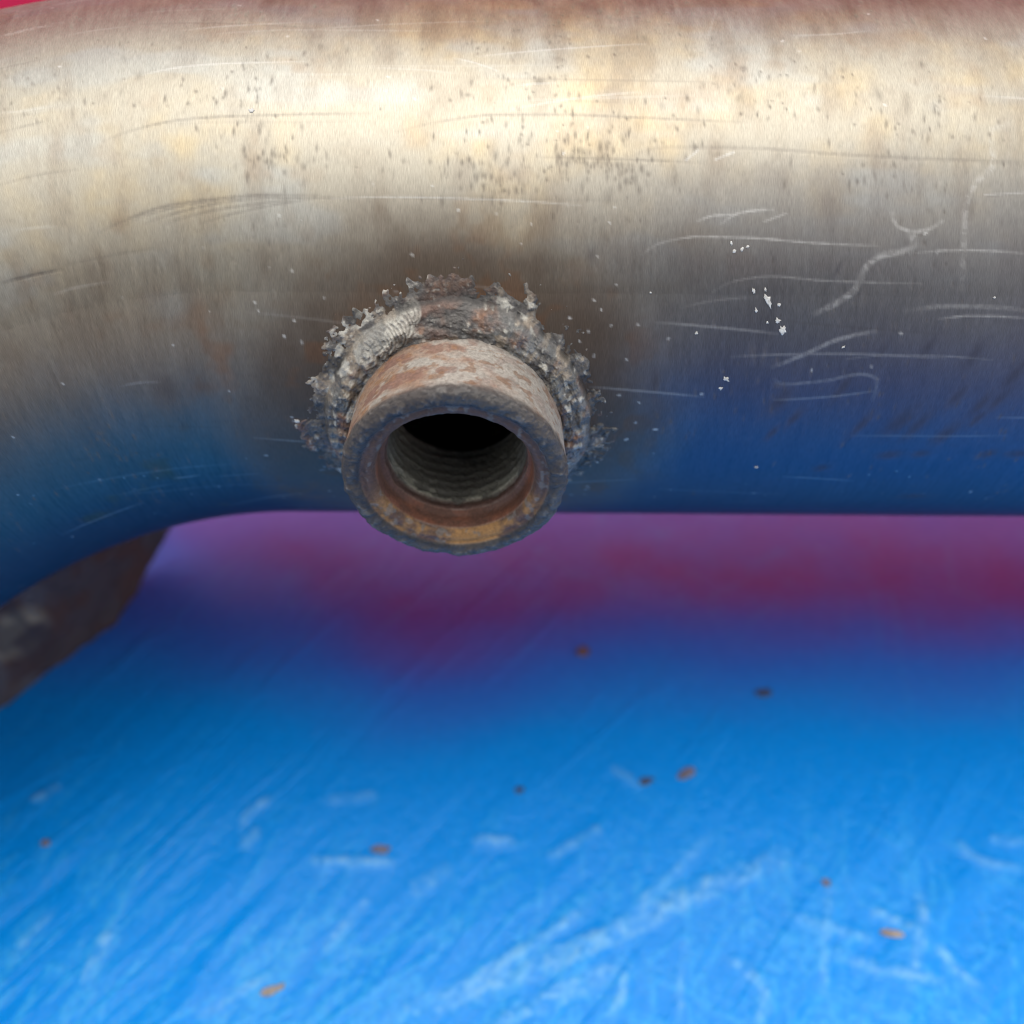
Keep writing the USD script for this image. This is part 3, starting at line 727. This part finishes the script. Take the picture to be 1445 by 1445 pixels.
crumb('dirt_crumb', 1078, 978, 3.2, 1.8, 0.1, 0.4, 'dark', 'dark smudged crumb on the darker blue right of the orange flake', 'crumb')
crumb('dirt_crumb', 733, 1115, 1.7, 1.2, 0.2, 0.5, 'dark', 'small dark crumb on the blue board straight below the socket', 'crumb')

# ------------------------------------------------------------------ what stands around: ground, red panel behind, the photographer
M_GROUND = usdkit.material(stage, '/World/Looks/asphalt', {'c': ('geometry', {}), 'n': ('noise_texture', {'scale': 60.0, 'detail': 6.0}), 'r': ('rgb_ramp', {'ramp': [(0.3, (0.035, 0.035, 0.035)), (0.7, (0.075, 0.072, 0.068))]}), 'p': ('principled_bsdf', {'roughness': 0.9})},
                            [('c.position', 'n.vector'), ('n.fac', 'r.fac'), ('r.color', 'p.base_color')], surface='p.BSDF')
gx = np.linspace(-60000, 60000, 13)
GX, GY = np.meshgrid(gx, gx, indexing='ij')
tag(define('/World/ground', np.stack([GX, GY, 0 * GX - 800], -1).reshape(-1, 3), grid_faces(13, 13), M_GROUND), 'grey asphalt ground', kind='structure')

M_RED = usdkit.material(stage, '/World/Looks/red_paint', {'c': ('geometry', {}), 'n': ('noise_texture', {'scale': 40.0, 'detail': 5.0}), 'r': ('rgb_ramp', {'ramp': [(0.3, (0.52, 0.014, 0.06)), (0.7, (0.60, 0.022, 0.08))]}), 'p': ('principled_bsdf', {'roughness': 0.4})},
                         [('c.position', 'n.vector'), ('n.fac', 'r.fac'), ('r.color', 'p.base_color')], surface='p.BSDF')
bxm = trimesh.creation.box(extents=(1700, 18, 250))
bxm.apply_translation((0, 159, 125.5))
tag(define('/World/red_panel', bxm.vertices, bxm.faces, M_RED, smooth=30), 'upright glossy red painted panel behind the pipe', 'panel')

import manifold3d as m3


def ball(c, r):
    return m3.Manifold.sphere(r, 20).translate(tuple(float(x) for x in c))


def bones(chain):
    """Hulls of the balls at neighbouring joints, joined into one body."""
    out = m3.Manifold()
    for a, ra, b, rb in chain:
        out = out + m3.Manifold.batch_hull([ball(a, ra), ball(b, rb)])
    return out


def soft(m, length, it=8):
    mm = m.refine_to_length(length).to_mesh()
    t_ = trimesh.Trimesh(mm.vert_properties[:, :3], mm.tri_verts)
    trimesh.smoothing.filter_taubin(t_, iterations=it)
    return t_


M_SKIN = usdkit.material(stage, '/World/Looks/skin', {'p': ('principled_bsdf', {'base_color': (0.36, 0.20, 0.14), 'roughness': 0.5})}, surface='p.BSDF')
M_CLOTH = usdkit.material(stage, '/World/Looks/dark_cloth', {'c': ('geometry', {}), 'n': ('noise_texture', {'scale': 25.0, 'detail': 4.0}), 'r': ('rgb_ramp', {'ramp': [(0.3, (0.018, 0.019, 0.024)), (0.7, (0.035, 0.036, 0.042))]}), 'p': ('principled_bsdf', {'roughness': 0.9})},
                           [('c.position', 'n.vector'), ('n.fac', 'r.fac'), ('r.color', 'p.base_color')], surface='p.BSDF')
M_HAIR = usdkit.material(stage, '/World/Looks/hair', {'p': ('principled_bsdf', {'base_color': (0.02, 0.014, 0.010), 'roughness': 0.6})}, surface='p.BSDF')
M_PHONE = usdkit.material(stage, '/World/Looks/phone_case', {'p': ('principled_bsdf', {'base_color': (0.02, 0.02, 0.022), 'roughness': 0.4})}, surface='p.BSDF')
fwd = np.array([0, math.cos(PITCH), -math.sin(PITCH)])
upv = np.array([0, math.sin(PITCH), math.cos(PITCH)])
J = lambda x, y, z: np.array([x, y, z], float)
XO = 45.0
neck, head = J(XO, -455, 560), J(XO, -392, 660)
hip, chest, belly = J(XO, -640, 90), J(XO, -520, 420), J(XO, -590, 240)
body = bones([(hip + J(-80, 0, 0), 105, belly + J(-60, 0, 0), 100), (hip + J(80, 0, 0), 105, belly + J(60, 0, 0), 100), (belly + J(-60, 0, 0), 100, chest + J(-85, 0, 0), 105), (belly + J(60, 0, 0), 100, chest + J(85, 0, 0), 105),
              (hip + J(-80, 0, 0), 105, hip + J(80, 0, 0), 105), (belly + J(-60, 0, 0), 100, belly + J(60, 0, 0), 100), (chest + J(-85, 0, 0), 105, chest + J(85, 0, 0), 105), (chest + J(-120, 10, 70), 60, chest + J(120, 10, 70), 60), (chest + J(0, 10, 70), 80, neck, 56)])
hands, sleeves = [], []
for sx in (-1, 1):
    sh = chest + J(sx * 165, 15, 80)
    wr = CAM - fwd * 30 - upv * 25 + J(sx * 105 - 30, -70, 10)
    el = J(XO + sx * 290, -420, 175)
    body = body + bones([(sh, 62, el, 46), (el, 46, wr, 33)])
    palm = wr + J(-sx * 14, 55, 10)
    hd = bones([(wr, 25, palm, 24)])
    for kf in range(4):
        base = palm + upv * (26 - 17 * kf) + J(-sx * 6, 22, 0)
        mid = base + J(-sx * 12, 26 - abs(kf - 1) * 3, 4)
        tip = mid + J(-sx * 24, 6, -2)
        hd = hd + bones([(palm, 12, base, 9.5), (base, 9.5, mid, 8.5), (mid, 8.5, tip, 7.5)])
    th0 = palm + upv * 26 - fwd * 12
    hd = hd + bones([(palm, 14, th0, 11), (th0, 11, th0 + J(-sx * 26, 8, 16), 9)])
    hands.append(soft(hd, 6, 4))
for sx in (-1, 1):
    hp, kn, an = hip + J(sx * 95, 0, -40), J(XO + sx * 110, -610, -330), J(XO + sx * 115, -660, -735)
    body = body + bones([(hp, 98, kn, 66), (kn, 66, an, 48), (an + J(0, -20, -15), 42, an + J(sx * 15, 150, -30), 34)])
cloth = soft(body, 22)
skull = m3.Manifold.batch_hull([ball(head + J(0, -18, 22), 86), ball(head + J(0, 24, -46), 52), ball(head + J(0, 38, -78), 30)]) + bones([(neck, 52, head + J(0, -20, -20), 56)])
skull = skull + bones([(head + J(0, 68, 2), 9, head + J(0, 88, -28), 13)]) + ball(head + J(-84, -14, -14), 20) + ball(head + J(84, -14, -14), 20)
headm = soft(skull, 10, 5)
hairm = soft(m3.Manifold.batch_hull([ball(head + J(0, -28, 34), 92), ball(head + J(0, -50, -20), 70)]) - m3.Manifold.cube((300, 200, 300), True).translate(tuple(head + J(0, 142, -90))), 10, 4)
person = UsdGeom.Xform.Define(stage, '/World/person')
tag(person.GetPrim(), 'person in a dark jacket leaning over the board and holding a phone', 'person')
define('/World/person/clothing', cloth.vertices, cloth.faces, M_CLOTH)
define('/World/person/head', headm.vertices, headm.faces, M_SKIN)
define('/World/person/hair', hairm.vertices, hairm.faces, M_HAIR)
for h_ in hands:
    define(numbered('/World/person/hand'), h_.vertices, h_.faces, M_SKIN)
ph = UsdGeom.Xform.Define(stage, '/World/phone')
tag(ph.GetPrim(), 'black phone held in both hands above the pipe', 'phone')
ph_body = m3.Manifold.batch_hull([m3.Manifold.sphere(4, 16).translate((x, y, 0)) for x in (-76, 76) for y in (-34, 34)])
pm = ph_body.to_mesh()
pv = np.array(pm.vert_properties[:, :3])
pos = CAM - fwd * 8 + J(-52, 0, 0) - upv * 18
define('/World/phone/case', pos + pv[:, :1] * J(1, 0, 0) + pv[:, 1:2] * upv - pv[:, 2:] * fwd, np.array(pm.tri_verts), M_PHONE, smooth=35)
scr = trimesh.creation.box(extents=(146, 66, 0.6))
sv_ = np.array(scr.vertices)
define('/World/phone/screen', pos - fwd * 4.1 + sv_[:, :1] * J(1, 0, 0) + sv_[:, 1:2] * upv - sv_[:, 2:] * fwd, scr.faces, M_PHONE, smooth=30)
